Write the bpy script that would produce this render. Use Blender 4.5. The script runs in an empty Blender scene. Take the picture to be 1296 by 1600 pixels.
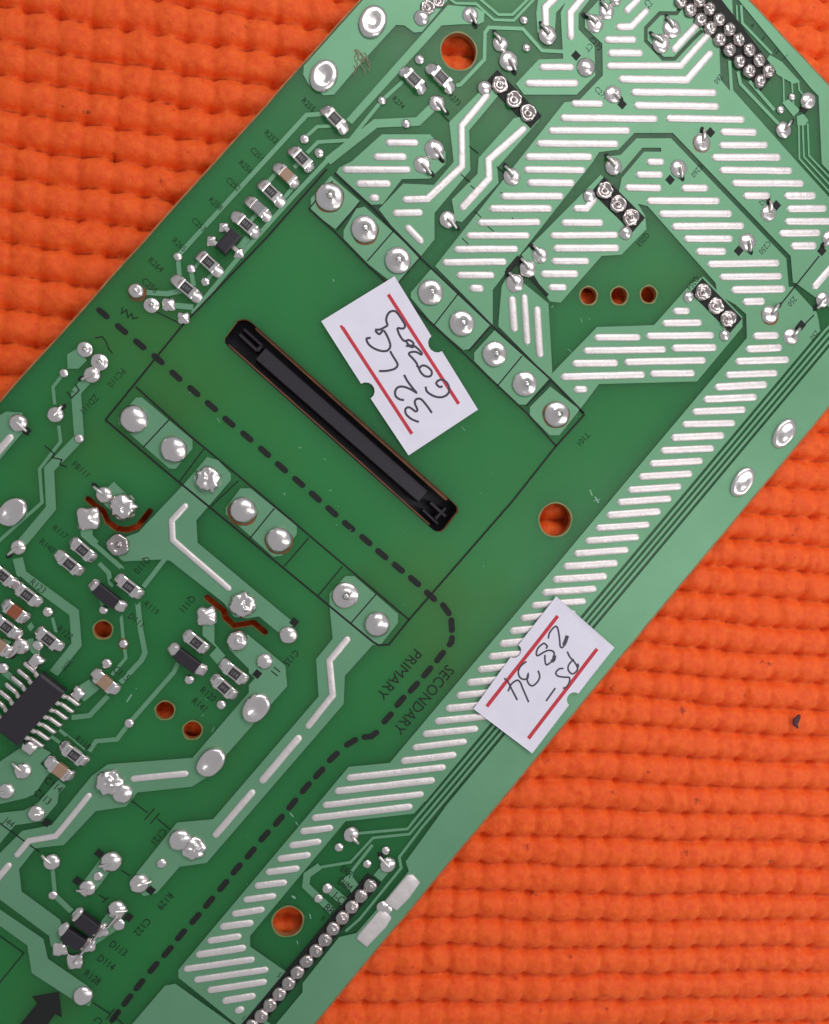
import bpy, bmesh, math, random
import numpy as np
from mathutils import Vector, Matrix, noise
from mathutils.geometry import delaunay_2d_cdt
random.seed(7)
sc = bpy.context.scene
col = sc.collection
R_ = math.radians

# ------------------------------------------------------------ camera, world, lamps
FPX, TH, PH = 1400.0, R_(10.5), R_(-20.0)
fw = Vector((math.sin(TH)*math.cos(PH), math.sin(TH)*math.sin(PH), -math.cos(TH)))
rot = Vector((0, 0, -1)).rotation_difference(fw).to_matrix()
CAM = -fw*(FPX/100)
cd = bpy.data.cameras.new('camera'); cam = bpy.data.objects.new('camera', cd); col.objects.link(cam)
cd.sensor_fit = 'HORIZONTAL'; cd.sensor_width = 36; cd.lens = 36*FPX/1296
cd.clip_start = 0.1; cd.clip_end = 200
cam.matrix_world = Matrix.Translation(CAM) @ rot.to_4x4()
sc.camera = cam

w = bpy.data.worlds.new('World'); sc.world = w; w.use_nodes = True
bg = w.node_tree.nodes['Background']; bg.inputs[0].default_value = (0.93, 0.96, 1.0, 1); bg.inputs[1].default_value = 0.42

def area(name, loc, target, size, sizey, power, color=(1, 1, 1)):
    l = bpy.data.lights.new(name, 'AREA'); l.shape = 'RECTANGLE'; l.size = size; l.size_y = sizey
    l.energy = power; l.color = color
    o = bpy.data.objects.new(name, l); col.objects.link(o); o.location = loc
    d = Vector(target)-Vector(loc); o.rotation_euler = d.to_track_quat('-Z', 'Y' if 'side' not in name else 'X').to_euler()
    return o
area('window_lamp', (8, 17, 20), (2, 1, 0), 22, 8, 3000, (1.0, 0.985, 0.96))
area('side_window_lamp', (18, -6, 18), (2, -1, 0), 26, 7, 2100, (1.0, 0.97, 0.95))
sc.view_settings.view_transform = 'Standard'
sc.view_settings.look = 'None'; sc.view_settings.exposure = 0.03; sc.view_settings.gamma = 1

# ------------------------------------------------------------ pixel of the photo -> point on a level plane
def P(x, y, z=0.0):
    d = rot @ Vector(((x-648)/FPX, (800-y)/FPX, -1))
    t = (z-CAM.z)/d.z
    return CAM + d*t
def P2(x, y, z=0.0):
    p = P(x, y, z); return Vector((p.x, p.y))
def S(x, y, z=0.0):
    return ((P2(x+5, y, z)-P2(x-5, y, z)).length + (P2(x, y+5, z)-P2(x, y-5, z)).length)/20
def ANG(x, y, dx, dy):
    v = P2(x+dx, y+dy)-P2(x, y); return math.atan2(v.y, v.x)
AXB = R_(-41.1)      # board axis running down to the right
AXA = R_(-131.1)     # board axis running down to the left
ZC = 0.012           # top of the masked copper
ZS = ZC+0.0015       # print on it

# ------------------------------------------------------------ materials
def mat(name, color, rough=0.5, metal=0.0, spec=0.5, coat=0.0, coat_rough=0.1):
    m = bpy.data.materials.new(name); m.use_nodes = True
    b = m.node_tree.nodes['Principled BSDF']
    b.inputs['Base Color'].default_value = (*color, 1); b.inputs['Roughness'].default_value = rough
    b.inputs['Metallic'].default_value = metal; b.inputs['Specular IOR Level'].default_value = spec
    b.inputs['Coat Weight'].default_value = coat; b.inputs['Coat Roughness'].default_value = coat_rough
    return m
def N(m, t, **kw):
    n = m.node_tree.nodes.new(t)
    for k, v in kw.items(): setattr(n, k, v)
    return n
def LK(m, a, b): m.node_tree.links.new(a, b)
def noise_tex(m, scale, detail=4, rough=0.5, coord='Object'):
    tc = N(m, 'ShaderNodeTexCoord'); n = N(m, 'ShaderNodeTexNoise')
    n.inputs['Scale'].default_value = scale; n.inputs['Detail'].default_value = detail; n.inputs['Roughness'].default_value = rough
    LK(m, tc.outputs[coord], n.inputs['Vector']); return n
def ramp(m, src, stops):
    r = N(m, 'ShaderNodeValToRGB'); e = r.color_ramp.elements
    while len(e) < len(stops): e.new(0.5)
    for k, (p, c) in zip(e, stops): k.position = p; k.color = (*c, 1)
    LK(m, src, r.inputs['Fac']); return r
def bump(m, src, strength, dist, prev=None):
    b = N(m, 'ShaderNodeBump'); b.inputs['Strength'].default_value = strength; b.inputs['Distance'].default_value = dist
    LK(m, src, b.inputs['Height'])
    if prev is not None: LK(m, prev.outputs['Normal'], b.inputs['Normal'])
    LK(m, b.outputs['Normal'], m.node_tree.nodes['Principled BSDF'].inputs['Normal']); return b
def varied(name, c1, c2, scale, rough, **kw):
    m = mat(name, c1, rough, **kw); n = noise_tex(m, scale, 5)
    r = ramp(m, n.outputs['Fac'], [(0.3, c1), (0.7, c2)])
    LK(m, r.outputs['Color'], m.node_tree.nodes['Principled BSDF'].inputs['Base Color']); return m

M = {}
M['bare'] = varied('solder_mask_on_laminate', (0.80, 0.77, 0.62), (0.84, 0.81, 0.66), 0.6, 0.5, spec=0.1)
b = M['bare'].node_tree.nodes['Principled BSDF']
b.inputs['Subsurface Weight'].default_value = 1.0
b.inputs['Subsurface Radius'].default_value = (1.0, 1.0, 0.9); b.inputs['Subsurface Scale'].default_value = 1.2
b.inputs['Coat Weight'].default_value = 1.0; b.inputs['Coat Roughness'].default_value = 0.38; b.inputs['Coat IOR'].default_value = 1.4; b.inputs['Coat Tint'].default_value = (0.030, 0.25, 0.075, 1)
nt = noise_tex(M['bare'], 0.22, 3); rt = ramp(M['bare'], nt.outputs['Fac'], [(0.35, (0.020, 0.24, 0.070)), (0.55, (0.032, 0.265, 0.085)), (0.72, (0.055, 0.225, 0.055))]); LK(M['bare'], rt.outputs['Color'], b.inputs['Coat Tint'])
ng = noise_tex(M['bare'], 2.5, 6, 0.7); mg = N(M['bare'], 'ShaderNodeMapRange'); mg.inputs['To Min'].default_value = 0.28; mg.inputs['To Max'].default_value = 0.5; LK(M['bare'], ng.outputs['Fac'], mg.inputs['Value']); LK(M['bare'], mg.outputs['Result'], b.inputs['Coat Roughness'])
n1 = noise_tex(M['bare'], 45, 3); bump(M['bare'], n1.outputs['Fac'], 0.12, 0.01)
M['copper'] = varied('solder_mask_on_copper', (0.135, 0.320, 0.180), (0.155, 0.350, 0.205), 1.2, 0.46, spec=0.4, metal=0.3)
n1 = noise_tex(M['copper'], 50, 3); bump(M['copper'], n1.outputs['Fac'], 0.15, 0.01)
M['laminate'] = varied('phenolic_laminate_edge', (0.30, 0.10, 0.03), (0.42, 0.17, 0.06), 6, 0.7)
M['rim'] = varied('drilled_rim', (0.10, 0.22, 0.07), (0.30, 0.20, 0.07), 5, 0.5)

def metal(name, c, rough, bs, bscale, r2=None):
    m = mat(name, c, rough, metal=1.0)
    n = noise_tex(m, bscale, 3, 0.5); bump(m, n.outputs['Fac'], bs, 0.02)
    n2 = noise_tex(m, 3, 5)
    mr = N(m, 'ShaderNodeMapRange'); mr.inputs['To Min'].default_value = rough*0.75; mr.inputs['To Max'].default_value = (r2 or rough*1.3)
    LK(m, n2.outputs['Fac'], mr.inputs['Value']); LK(m, mr.outputs['Result'], m.node_tree.nodes['Principled BSDF'].inputs['Roughness'])
    return m
M['solder'] = metal('solder', (0.76, 0.70, 0.69), 0.24, 0.25, 2.6)
M['solder_dark'] = metal('fluxed_solder', (0.50, 0.44, 0.43), 0.22, 0.35, 2.6)
M['bar'] = metal('tinned_strip', (0.78, 0.71, 0.705), 0.46, 0.5, 11)
M['bar'].node_tree.nodes['Principled BSDF'].inputs['Metallic'].default_value = 0.6
M['lead'] = metal('tinned_lead', (0.78, 0.72, 0.70), 0.3, 0.1, 10)
M['silk'] = mat('black_legend_ink', (0.018, 0.020, 0.018), 0.6, spec=0.2)
M['plastic'] = mat('black_plastic', (0.024, 0.020, 0.028), 0.45, spec=0.4)
n1 = noise_tex(M['plastic'], 30, 4); bump(M['plastic'], n1.outputs['Fac'], 0.2, 0.01)
M['resin'] = mat('black_resistor_glaze', (0.03, 0.027, 0.03), 0.4)
M['mark'] = mat('resistor_print', (0.27, 0.25, 0.26), 0.5)
M['ceramic'] = mat('white_ceramic_edge', (0.52, 0.47, 0.46), 0.5)
M['tan'] = varied('tan_capacitor', (0.34, 0.21, 0.14), (0.40, 0.25, 0.17), 4, 0.45)
M['rust'] = varied('reddish_capacitor', (0.27, 0.065, 0.03), (0.33, 0.09, 0.04), 4, 0.45)
M['paper'] = varied('matt_label_paper', (0.76, 0.715, 0.82), (0.80, 0.755, 0.86), 3, 0.75, spec=0.2)
n1 = noise_tex(M['paper'], 30, 4); bump(M['paper'], n1.outputs['Fac'], 0.08, 0.01)
M['red'] = varied('red_print', (0.50, 0.035, 0.055), (0.62, 0.07, 0.09), 40, 0.7, spec=0.2)
M['ink'] = mat('black_ballpoint_ink', (0.045, 0.035, 0.06), 0.45)
M['scratch'] = mat('scuffed_resin', (0.22, 0.42, 0.30), 0.6)
M['flux'] = mat('dried_flux', (0.10, 0.10, 0.03), 0.35)

# orange mat: fuzzy foamed pvc
m = M['mat'] = mat('orange_pvc', (0.80, 0.105, 0.018), 0.5, spec=0.35)
bs = m.node_tree.nodes['Principled BSDF']
na = noise_tex(m, 1.3, 4); nb = noise_tex(m, 9.0, 8, 0.7); nc = noise_tex(m, 3.5, 6, 0.65)
ra = ramp(m, nb.outputs['Fac'], [(0.30, (0.82, 0.075, 0.004)), (0.72, (0.98, 0.160, 0.010))])
rb = ramp(m, nc.outputs['Fac'], [(0.29, (0.35, 0.16, 0.10)), (0.35, (1, 1, 1))])
mx = N(m, 'ShaderNodeMix', data_type='RGBA', blend_type='MULTIPLY'); mx.inputs[0].default_value = 0.8
LK(m, ra.outputs['Color'], mx.inputs[6]); LK(m, rb.outputs['Color'], mx.inputs[7]); LK(m, mx.outputs[2], bs.inputs['Base Color'])
bs.inputs['Subsurface Weight'].default_value = 0.7; bs.inputs['Subsurface Radius'].default_value = (1.0, 0.4, 0.15); bs.inputs['Subsurface Scale'].default_value = 0.20
bs.inputs['Sheen Weight'].default_value = 0.12; bs.inputs['Sheen Roughness'].default_value = 0.4; bs.inputs['Sheen Tint'].default_value = (1, 0.75, 0.7, 1)
nd = noise_tex(m, 40, 4, 0.6); b1 = bump(m, nd.outputs['Fac'], 0.45, 0.03); bump(m, nb.outputs['Fac'], 0.4, 0.06, b1)

# ------------------------------------------------------------ object helpers
def link(name, mesh, parent=None, m=None):
    o = bpy.data.objects.new(name, mesh); col.objects.link(o)
    if parent is not None: o.parent = parent
    if m is not None and not mesh.materials: mesh.materials.append(m)
    return o
def mesh_from(name, vs, fs, m, smooth=False, mats=None, idx=None):
    me = bpy.data.meshes.new(name); me.from_pydata([tuple(v) for v in vs], [], fs)
    for mm in (mats or [m]): me.materials.append(mm)
    if idx: me.polygons.foreach_set('material_index', idx)
    if smooth: me.polygons.foreach_set('use_smooth', [True]*len(me.polygons))
    me.update(); return me
def empty(name, loc=(0, 0, 0), **props):
    o = bpy.data.objects.new(name, None); col.objects.link(o); o.location = loc
    o.empty_display_size = 0.3
    for k, v in props.items(): o[k] = v
    return o

board = empty('circuit_board')
board['label'] = 'green circuit board, solder side up, lying diagonally across the orange mat'
board['category'] = 'circuit board'

def left_right(pts, hw):
    """mitred offsets of a polyline"""
    L, Rr, n = [], [], len(pts)
    for i, p in enumerate(pts):
        d0 = (pts[i]-pts[i-1]).normalized() if i > 0 else None
        d1 = (pts[i+1]-pts[i]).normalized() if i < n-1 else None
        if d0 is None: d0 = d1
        if d1 is None: d1 = d0
        t = (d0+d1)
        t = t.normalized() if t.length > 1e-4 else d1
        nrm = Vector((-t.y, t.x)); c = max(0.45, nrm.dot(Vector((-d1.y, d1.x))))
        L.append(p+nrm*hw/c); Rr.append(p-nrm*hw/c)
    return L, Rr
def stroke_poly(pts, wpx):
    """outline of a traced strip, as plane points"""
    q = [P2(*p) for p in pts]; hw = wpx*S(*pts[len(pts)//2])/2
    L, Rr = left_right(q, hw)
    return L + Rr[::-1]
def circle_poly(x, y, r, n=28, z=0.0):
    c = P2(x, y, z); s = r*S(x, y, z)
    return [c+Vector((math.cos(2*math.pi*k/n), math.sin(2*math.pi*k/n)))*s for k in range(n)]
def poly(pts): return [P2(*p) for p in pts]

def paint(shapes):
    """painter's algorithm on a constrained triangulation: shapes = [(outline, value)], last one wins"""
    verts, faces = [], []
    for o, v in shapes:
        if sum(o[i-1].x*o[i].y-o[i].x*o[i-1].y for i in range(len(o))) < 0: o = o[::-1]
        k = len(verts); verts += o; faces.append(list(range(k, k+len(o))))
    vc, ed, fc, ov, oe, of = delaunay_2d_cdt(verts, [], faces, 1, 1e-5)
    vals = []
    for f in of: vals.append(shapes[max(f)][1] if f else 0)
    return vc, fc, vals
def extrude_faces(vc, tris, z0, z1):
    """top of the triangles at z1 with walls down to z0; returns verts, faces, wall flags"""
    used = {}; vs = []; fs = []; wall = []
    def g(i, z):
        k = (i, z)
        if k not in used: used[k] = len(vs); vs.append((vc[i].x, vc[i].y, z))
        return used[k]
    edges = {}
    for t in tris:
        a = sum((vc[t[i]].x*vc[t[(i+1) % 3]].y-vc[t[(i+1) % 3]].x*vc[t[i]].y) for i in range(3))
        if a < 0: t = t[::-1]
        fs.append([g(i, z1) for i in t]); wall.append(0)
        for i in range(3):
            e = (t[i], t[(i+1) % 3]); edges[e] = 1
    for (a, b2) in list(edges):
        if (b2, a) not in edges:
            fs.append([g(a, z1), g(a, z0), g(b2, z0), g(b2, z1)]); wall.append(1)
    return vs, fs, wall

def sweep(pts, prof, zb, rnd=True, zf=None, taper=None):
    """sweep a cross-section [(offset, height)] along plane points; rounded ends"""
    hw = max(abs(p[0]) for p in prof)
    q = [Vector(p) for p in pts]
    st = []
    if rnd:
        L0 = (q[1]-q[0]).length; L1 = (q[-1]-q[-2]).length
        d0 = (q[1]-q[0]).normalized(); d1 = (q[-2]-q[-1]).normalized()
        e = min(hw, L0*0.45); e1 = min(hw, L1*0.45)
        for t in (0.0, 0.12, 0.45): st.append((q[0]+d0*e*t, max(0.06, math.sqrt(1-(1-t)**2))))
        st.append((q[0]+d0*e, 1.0))
        for p in q[1:-1]: st.append((p, 1.0))
        st.append((q[-1]+d1*e1, 1.0))
        for t in (0.45, 0.12, 0.0): st.append((q[-1]+d1*e1*t, max(0.06, math.sqrt(1-(1-t)**2))))
    else: st = [(p, 1.0) for p in q]
    L, Rr = left_right([s[0] for s in st], 1.0)
    vs, fs = [], []
    n = len(prof)
    for (c, s), l in zip(st, L):
        nv = l-c
        for o, h in prof:
            p = c+nv*o*s
            z = (zf(p.x, p.y) if zf else zb) + h*s
            vs.append((p.x, p.y, z))
    for i in range(len(st)-1):
        for j in range(n-1):
            a = i*n+j; fs.append([a, a+1, a+n+1, a+n])
    fs.append(list(range(n))); k = (len(st)-1)*n; fs.append(list(range(k, k+n))[::-1])
    return vs, fs
def half(w_, h, n=6):
    return [(-w_/2*math.cos(math.pi*k/n), h*math.sin(math.pi*k/n)**0.7 if 0 < k < n else 0.0) for k in range(n+1)]
def flat(w_, h): return [(-w_/2, 0), (-w_/2, h), (w_/2, h), (w_/2, 0)]
def wpts(pts, z=0.0): return [P2(x, y, z) for x, y in pts]

# ------------------------------------------------------------ the board: laminate, masked copper
OUT = [(860, -331), (1518, 369), (80, 2095), (-800, 1517)]
HOLES = [(717, 80, 28), (868, 812, 25), (450, 1440, 23), (920, 462, 13), (968, 462, 13), (1014, 460, 12.5),
         (161, 984, 14), (258, 1110, 14), (301, 1141, 14)]
SLOT = [(372, 500), (379, 498.5), (386, 499), (393, 503), (712, 788), (716, 794), (715.5, 800), (695, 827), (690, 831), (683, 831), (677, 828),
        (356, 541), (351.5, 535), (351.5, 528)]
CUT1 = [(137, 780), (162, 800), (169, 816), (183, 826), (199, 828), (215, 823), (234, 799)]
CUT2 = [(324, 934), (350, 955), (352, 965), (366, 978), (396, 973), (414, 988)]
def cuts():
    s = [(circle_poly(*h), 0) for h in HOLES]
    s.append((poly(SLOT), 0)); s.append((stroke_poly(CUT1, 9.5), 0)); s.append((stroke_poly(CUT2, 9.5), 0))
    for q in (CUT1[0], CUT1[-1], CUT2[0], CUT2[-1]): s.append((circle_poly(*q, 4.8, 12), 0))
    return s
vc, tr, val = paint([(poly(OUT), 1)] + cuts())
vs, fs, wl = extrude_faces(vc, [t for t, v in zip(tr, val) if v], -0.11, 0.0)
base = link('laminate', mesh_from('laminate', vs, fs, None, mats=[M['bare'], M['laminate']], idx=wl), board)

A = lambda p: (poly(p), 1)
B_ = lambda p: (poly(p), 0)
T = lambda p, w_: (stroke_poly(p, w_), 1)
C = lambda p, w_: (stroke_poly(p, w_), 0)
cu = [
 # left ground pad, long bands
 A([(475,103),(570,-3),(610,-50),(720,-50),(700,0),(683,22),(659,50),(647,51),(632,40),(619,39),(556,108),(522,148),(506,149),(484,134),(474,117)]),
 A([(700,8),(745,12),(757,20),(756,34),(748,38),(720,38),(690,40),(550,194),(541,187),(684,26)]),
 T([(694,-8),(712,5),(744,6),(772,31),(803,32),(838,-5)],4), T([(747,-4),(779,23),(801,23),(828,-4)],4),
 T([(713,134),(720,132),(757,93),(758,51),(764,43),(817,45),(847,79),(884,81)],5.5),
 T([(517,197),(496,198),(478,214)],5), T([(630,127),(597,157),(547,219),(497,222),(480,239)],5.5),
 T([(505,178),(479,180),(278,400),(281,434)],7), T([(683,161),(653,190),(587,193),(512,252)],13),
 T([(516,246),(460,305),(375,400),(301,490)],7),
 T([(228,457),(262,459),(288,453)],8), T([(299,425),(303,447)],7), T([(270,477),(302,480)],9),
 T([(374,388),(388,371)],10), T([(392,345),(412,322)],6), T([(415,290),(432,270)],6), T([(436,320),(460,290)],6), T([(460,262),(478,244)],6), T([(300,425),(318,400)],5),T([(322,440),(338,420)],6),
 # secondary pads
 A([(517,275),(563,315),(524,358),(486,330),(486,310)]),
 A([(557,326),(570,323),(614,362),(656,402),(618,446),(576,413),(537,373),(537,360)]),
 A([(674,420),(767,508),(736,545),(724,547),(677,507),(642,465),(642,457)]),
 A([(773,516),(858,592),(822,632),(807,632),(778,602),(741,564),(741,551)]),
 A([(860,604),(906,640),(874,680),(859,680),(828,649),(828,636)]),
 A([(597,210),(672,210),(696,237),(696,256),(672,279),(628,280),(598,319),(581,320),(524,273),(530,262),(550,252)]),
 A([(630,287),(678,289),(709,253),(702,191),(765,128),(778,150),(733,204),(735,266),(679,333),(679,374),(658,400),(612,353),(592,327)]),
 A([(803,185),(748,247),(746,272),(706,312),(712,345),(722,347),(779,286),(777,262),(842,188),(838,176)]),
 A([(880,92),(842,93),(806,131),(819,148),(901,148),(930,118),(929,72),(904,46),(904,22),(925,-5),(930,-30),(900,-30),(876,20)]),
 A([(845,-30),(838,20),(840,50),(850,68),(866,62),(869,20),(892,-5),(900,-30)]),
 # the wide secondary planes
 A([(882,160),(680,416),(770,508),(770,453),(789,428),(931,247),(965,282),(967,303),(995,318),(1012,322),(1118,442),(1121,460),
    (1149,476),(1166,491),(1167,528),(1022,700),(855,900),(609,1192),(545,1198),(279,1515),(279,1527),(382,1610),(470,1627),
    (1296,636.8),(1517.5,369),(1140,-33),(945,-33),(936,0),(914,24),(914,43),(941,68),(942,118),(905,157)]),
 A([(784,447),(797,425),(857,474),(863,581),(861,593),(779,510),(779,503)]),
 A([(815,398),(859,471),(876,473),(940,400),(971,398),(1010,358),(1008,337),(985,300),(940,272)]),
 A([(933,511),(1022,508),(1079,444),(1099,432),(1160,495),(1160,511),(1089,596),(936,600),(906,640),(861,594),(863,583)]),
 C([(937,242),(968,238),(993,212),(1050,212),(1232,402),(1236,448)],8),
 B_([(1232,440),(1243,442),(1312,492),(1312,520),(1281,515),(1279,500),(1276,488)]),
 B_([(928,250),(936,238),(950,240),(972,275),(967,300),(938,272)]),
 C([(1033,234),(1005,234),(966,280)],6),
 C([(1068,6),(1057,21),(1031,21),(1009,44),(1009,64),(1036,92),(1054,92),(1082,62),(1097,48)],6),
 C([(1400,400),(1295,522),(1191,646),(919,971),(777,1140),(640,1305)],29),
 B_([(1143,-20),(1146,45),(1124,77),(1126,125),(1143,145),(1296,312),(1340,362),(1340,315),(1284,256),(1279,150),(1268,139),(1150,-5)]),
 B_([(540,1283),(647,1271),(664,1252),(695,1262),(634,1346),(639,1361),(607,1400),(557,1458),(530,1464),(473,1536),(473,1550),(428,1604),(410,1590),(447,1518),(391,1479),(391,1462)]),
 T([(1405,400),(1289,517),(1185,641),(913,966),(771,1135),(648,1281),(637,1295),(570,1301),(552,1303)],4),
 T([(1411,405),(1295,522),(1191,646),(919,971),(777,1140),(653,1288),(640,1303),(583,1309),(548,1347),(494,1356)],4),
 T([(1417,410),(1301,527),(1197,651),(925,976),(783,1145),(659,1293),(624,1339),(627,1356),(562,1436),(540,1455)],4.2),
 T([(500,1353),(480,1367),(478,1384),(520,1424)],11), T([(515,1389),(545,1415)],13),
 T([(582,1320),(550,1361),(545,1385)],5), T([(540,1370),(558,1392)],16), T([(612,1346),(590,1372)],16),
 # fine traces in the upper right corner
 T([(1140,95),(1143,142),(1250,262),(1330,350)],5), T([(1153,112),(1157,131),(1212,189),(1222,198)],5), T([(1171,127),(1210,172)],5),
 A([(1222,160),(1232,155),(1250,172),(1240,182)]), T([(1224,120),(1225,158)],2.6), T([(1237,125),(1240,165)],2.6), T([(1247,125),(1249,141),(1260,154)],2.6),
 A([(1203,86),(1222,97),(1250,128),(1240,131),(1215,117),(1196,95)]), T([(1151,8),(1153,46)],2.6), T([(1158,8),(1160,36),(1206,84)],4),
 T([(1248,193),(1249,248),(1325,332)],2.7), T([(1254,191),(1256,245),(1330,325)],2.7), T([(1262,193),(1264,243),(1335,318)],2.7),
 A([(1245,182),(1255,178),(1263,188),(1258,196),(1246,196)]),
 # primary side
 A([(222,621),(301,687),(301,701),(275,732),(265,732),(185,662),(185,653),(213,621)]),
 A([(324,714),(341,719),(361,740),(361,750),(307,813),(309,848),(458,972),(457,990),(440,992),(405,963),(387,966),(366,964),(350,942),(266,876),(253,874),(193,877),(176,862),(170,848),(205,836),(216,832),(289,755)]),
 T([(262,868),(222,920)],7),
 A([(376,763),(392,763),(464,822),(464,834),(441,868),(427,870),(353,803),(353,794)]),
 A([(540,900),(554,900),(622,959),(622,973),(596,1006),(582,1008),(539,1056),(537,1100),(323,1348),(281,1354),(245,1395),(225,1400),(208,1385),(212,1366),(277,1285),(333,1280),(498,1088),(494,1030),(520,998),(515,945),(515,927)]),
 A([(357,995),(370,985),(388,992),(446,1040),(449,1072),(322,1215),(300,1229),(215,1238),(197,1260),(150,1267),(100,1320),(56,1325),(30,1358),(34,1393),(94,1437),(104,1473),(80,1479),(77,1462),(0,1405),(-60,1362),(0,1333),(35,1298),(81,1289),(143,1213),(169,1194),(301,1184),(389,1082),(389,1045),(357,1013)]),
 A([(-30,1398),(0,1421),(68,1467),(75,1498),(136,1540),(147,1555),(140,1572),(116,1563),(50,1520),(43,1477),(0,1446),(-30,1425)]),
 A([(274,1537),(258,1540),(205,1602),(180,1640),(430,1650),(372,1607)]),
 T([(135,812),(136,840),(148,852)],18), T([(143,846),(190,887),(191,902)],7), T([(155,880),(170,895),(174,917)],7),
 T([(119,613),(124,684),(77,733),(80,794),(28,856)],15), T([(92,665),(95,690),(62,733),(66,785),(-10,853)],5), T([(100,583),(83,605),(86,632)],5),
 A([(105,554),(120,545),(136,563),(123,576),(106,576)]), T([(156,570),(140,590),(118,614)],14),
 A([(-5,652),(10,643),(35,645),(42,668),(0,718),(-15,725)]), T([(165,765),(194,793)],36),
 T([(28,872),(34,897),(116,957),(120,1007),(84,1052)],15), T([(82,965),(88,988)],5),
 T([(215,938),(220,985),(227,1020),(221,1032),(140,1118),(112,1121)],8), T([(189,958),(193,1000),(197,1028),(160,1072)],5),
 T([(281,1030),(272,1050),(202,1130),(183,1155),(150,1158),(140,1174)],7), T([(93,1140),(132,1172)],5), T([(80,1150),(104,1168)],5),
 A([(113,1078),(142,1060),(160,1073),(132,1096)]), T([(48,998),(52,1015),(58,1022)],9), T([(60,1008),(58,1025)],8), T([(48,1166),(20,1190)],10),
 A([(0,1190),(48,1158),(90,1182),(93,1192),(72,1214),(55,1240),(40,1247),(0,1256),(-30,1260),(-30,1210)]),
 A([(114,1216),(92,1240),(90,1255),(66,1283),(24,1289),(0,1318),(-30,1330),(-30,1275),(0,1270),(38,1266),(60,1254),(97,1212)]),
 T([(82,1352),(86,1397)],6), T([(87,1400),(112,1424)],8), T([(168,1347),(136,1390)],24), T([(184,1424),(160,1455)],22),
 T([(326,968),(326,1008),(352,1038),(352,1048)],18), T([(184,1447),(150,1470),(128,1485)],9), T([(98,1452),(96,1480)],20),
 T([(158,933),(162,950)],7), T([(14,940),(40,966),(52,985)],9), T([(38,1075),(20,1060),(0,1045)],10), T([(12,1000),(0,1022)],12),
]
SMD = [(130,859),(110,881),(202,916),(44,929),(6,899),(12,979),(77,998),(307,1003),(367,1051),(350,1073),(117,1178),(25,955),(165,1065),(95,1202),(168,930),(293,1030)]
for x, y in SMD:
    d = Vector((0.755, 0.656))*(29 if (x, y) not in ((168,930),(293,1030)) else 38)
    cu.append(C([(x-d.x, y-d.y), (x+d.x, y+d.y)], 28))
vc, tr, val = paint([(poly(OUT), 0)] + cu + cuts())
tris = [t for t, v in zip(tr, val) if v]
# split into islands, one object each
par = list(range(len(vc)))
def find(a):
    while par[a] != a: par[a] = par[par[a]]; a = par[a]
    return a
for t in tris:
    a = find(t[0])
    for k in t[1:]: par[find(k)] = a
isl = {}
for t in tris: isl.setdefault(find(t[0]), []).append(t)
for k, ts in isl.items():
    ar = sum(abs((vc[b].x-vc[a].x)*(vc[c].y-vc[a].y)-(vc[c].x-vc[a].x)*(vc[b].y-vc[a].y))/2 for a, b, c in ts)
    if ar < 0.001: continue
    vs, fs, wl = extrude_faces(vc, ts, 0.0005, ZC)
    nm = 'copper_plane' if ar > 2.5 else ('copper_pad' if ar > 0.35 else 'copper_trace')
    link(nm, mesh_from(nm, vs, fs, M['copper']), board)

# raw sawn rim of the board, free of lacquer
for a, b2 in zip(OUT, OUT[1:]+OUT[:1]):
    n = 60; q = [P2(a[0]+(b2[0]-a[0])*k/n, a[1]+(b2[1]-a[1])*k/n) for k in range(n+1)]
    d = (q[-1]-q[0]).normalized(); nr = Vector((-d.y, d.x))
    q = [p+nr*(-0.004+random.uniform(-0.006, 0.006)) for p in q]
    vs, fs = sweep(q, flat(0.026, 0.003), ZC, rnd=False)
    link('sawn_edge', mesh_from('sawn_edge', vs, fs, M['laminate']), board)
# bare drilled rims round the holes
for x, y, r in HOLES:
    c = P2(x, y); s = S(x, y); n = 36
    z = 0.004
    vs = []; fs = []
    for k in range(n):
        a = 2*math.pi*k/n
        for rr in (r*1.0, r+2.2+0.5*math.sin(5*a)):
            vs.append((c.x+math.cos(a)*rr*s, c.y+math.sin(a)*rr*s, z))
    for k in range(n):
        a = 2*k; b2 = 2*((k+1) % n); fs.append([a, a+1, b2+1, b2])
    link('hole_rim', mesh_from('hole_rim', vs, fs, M['rim']), board)

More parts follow.
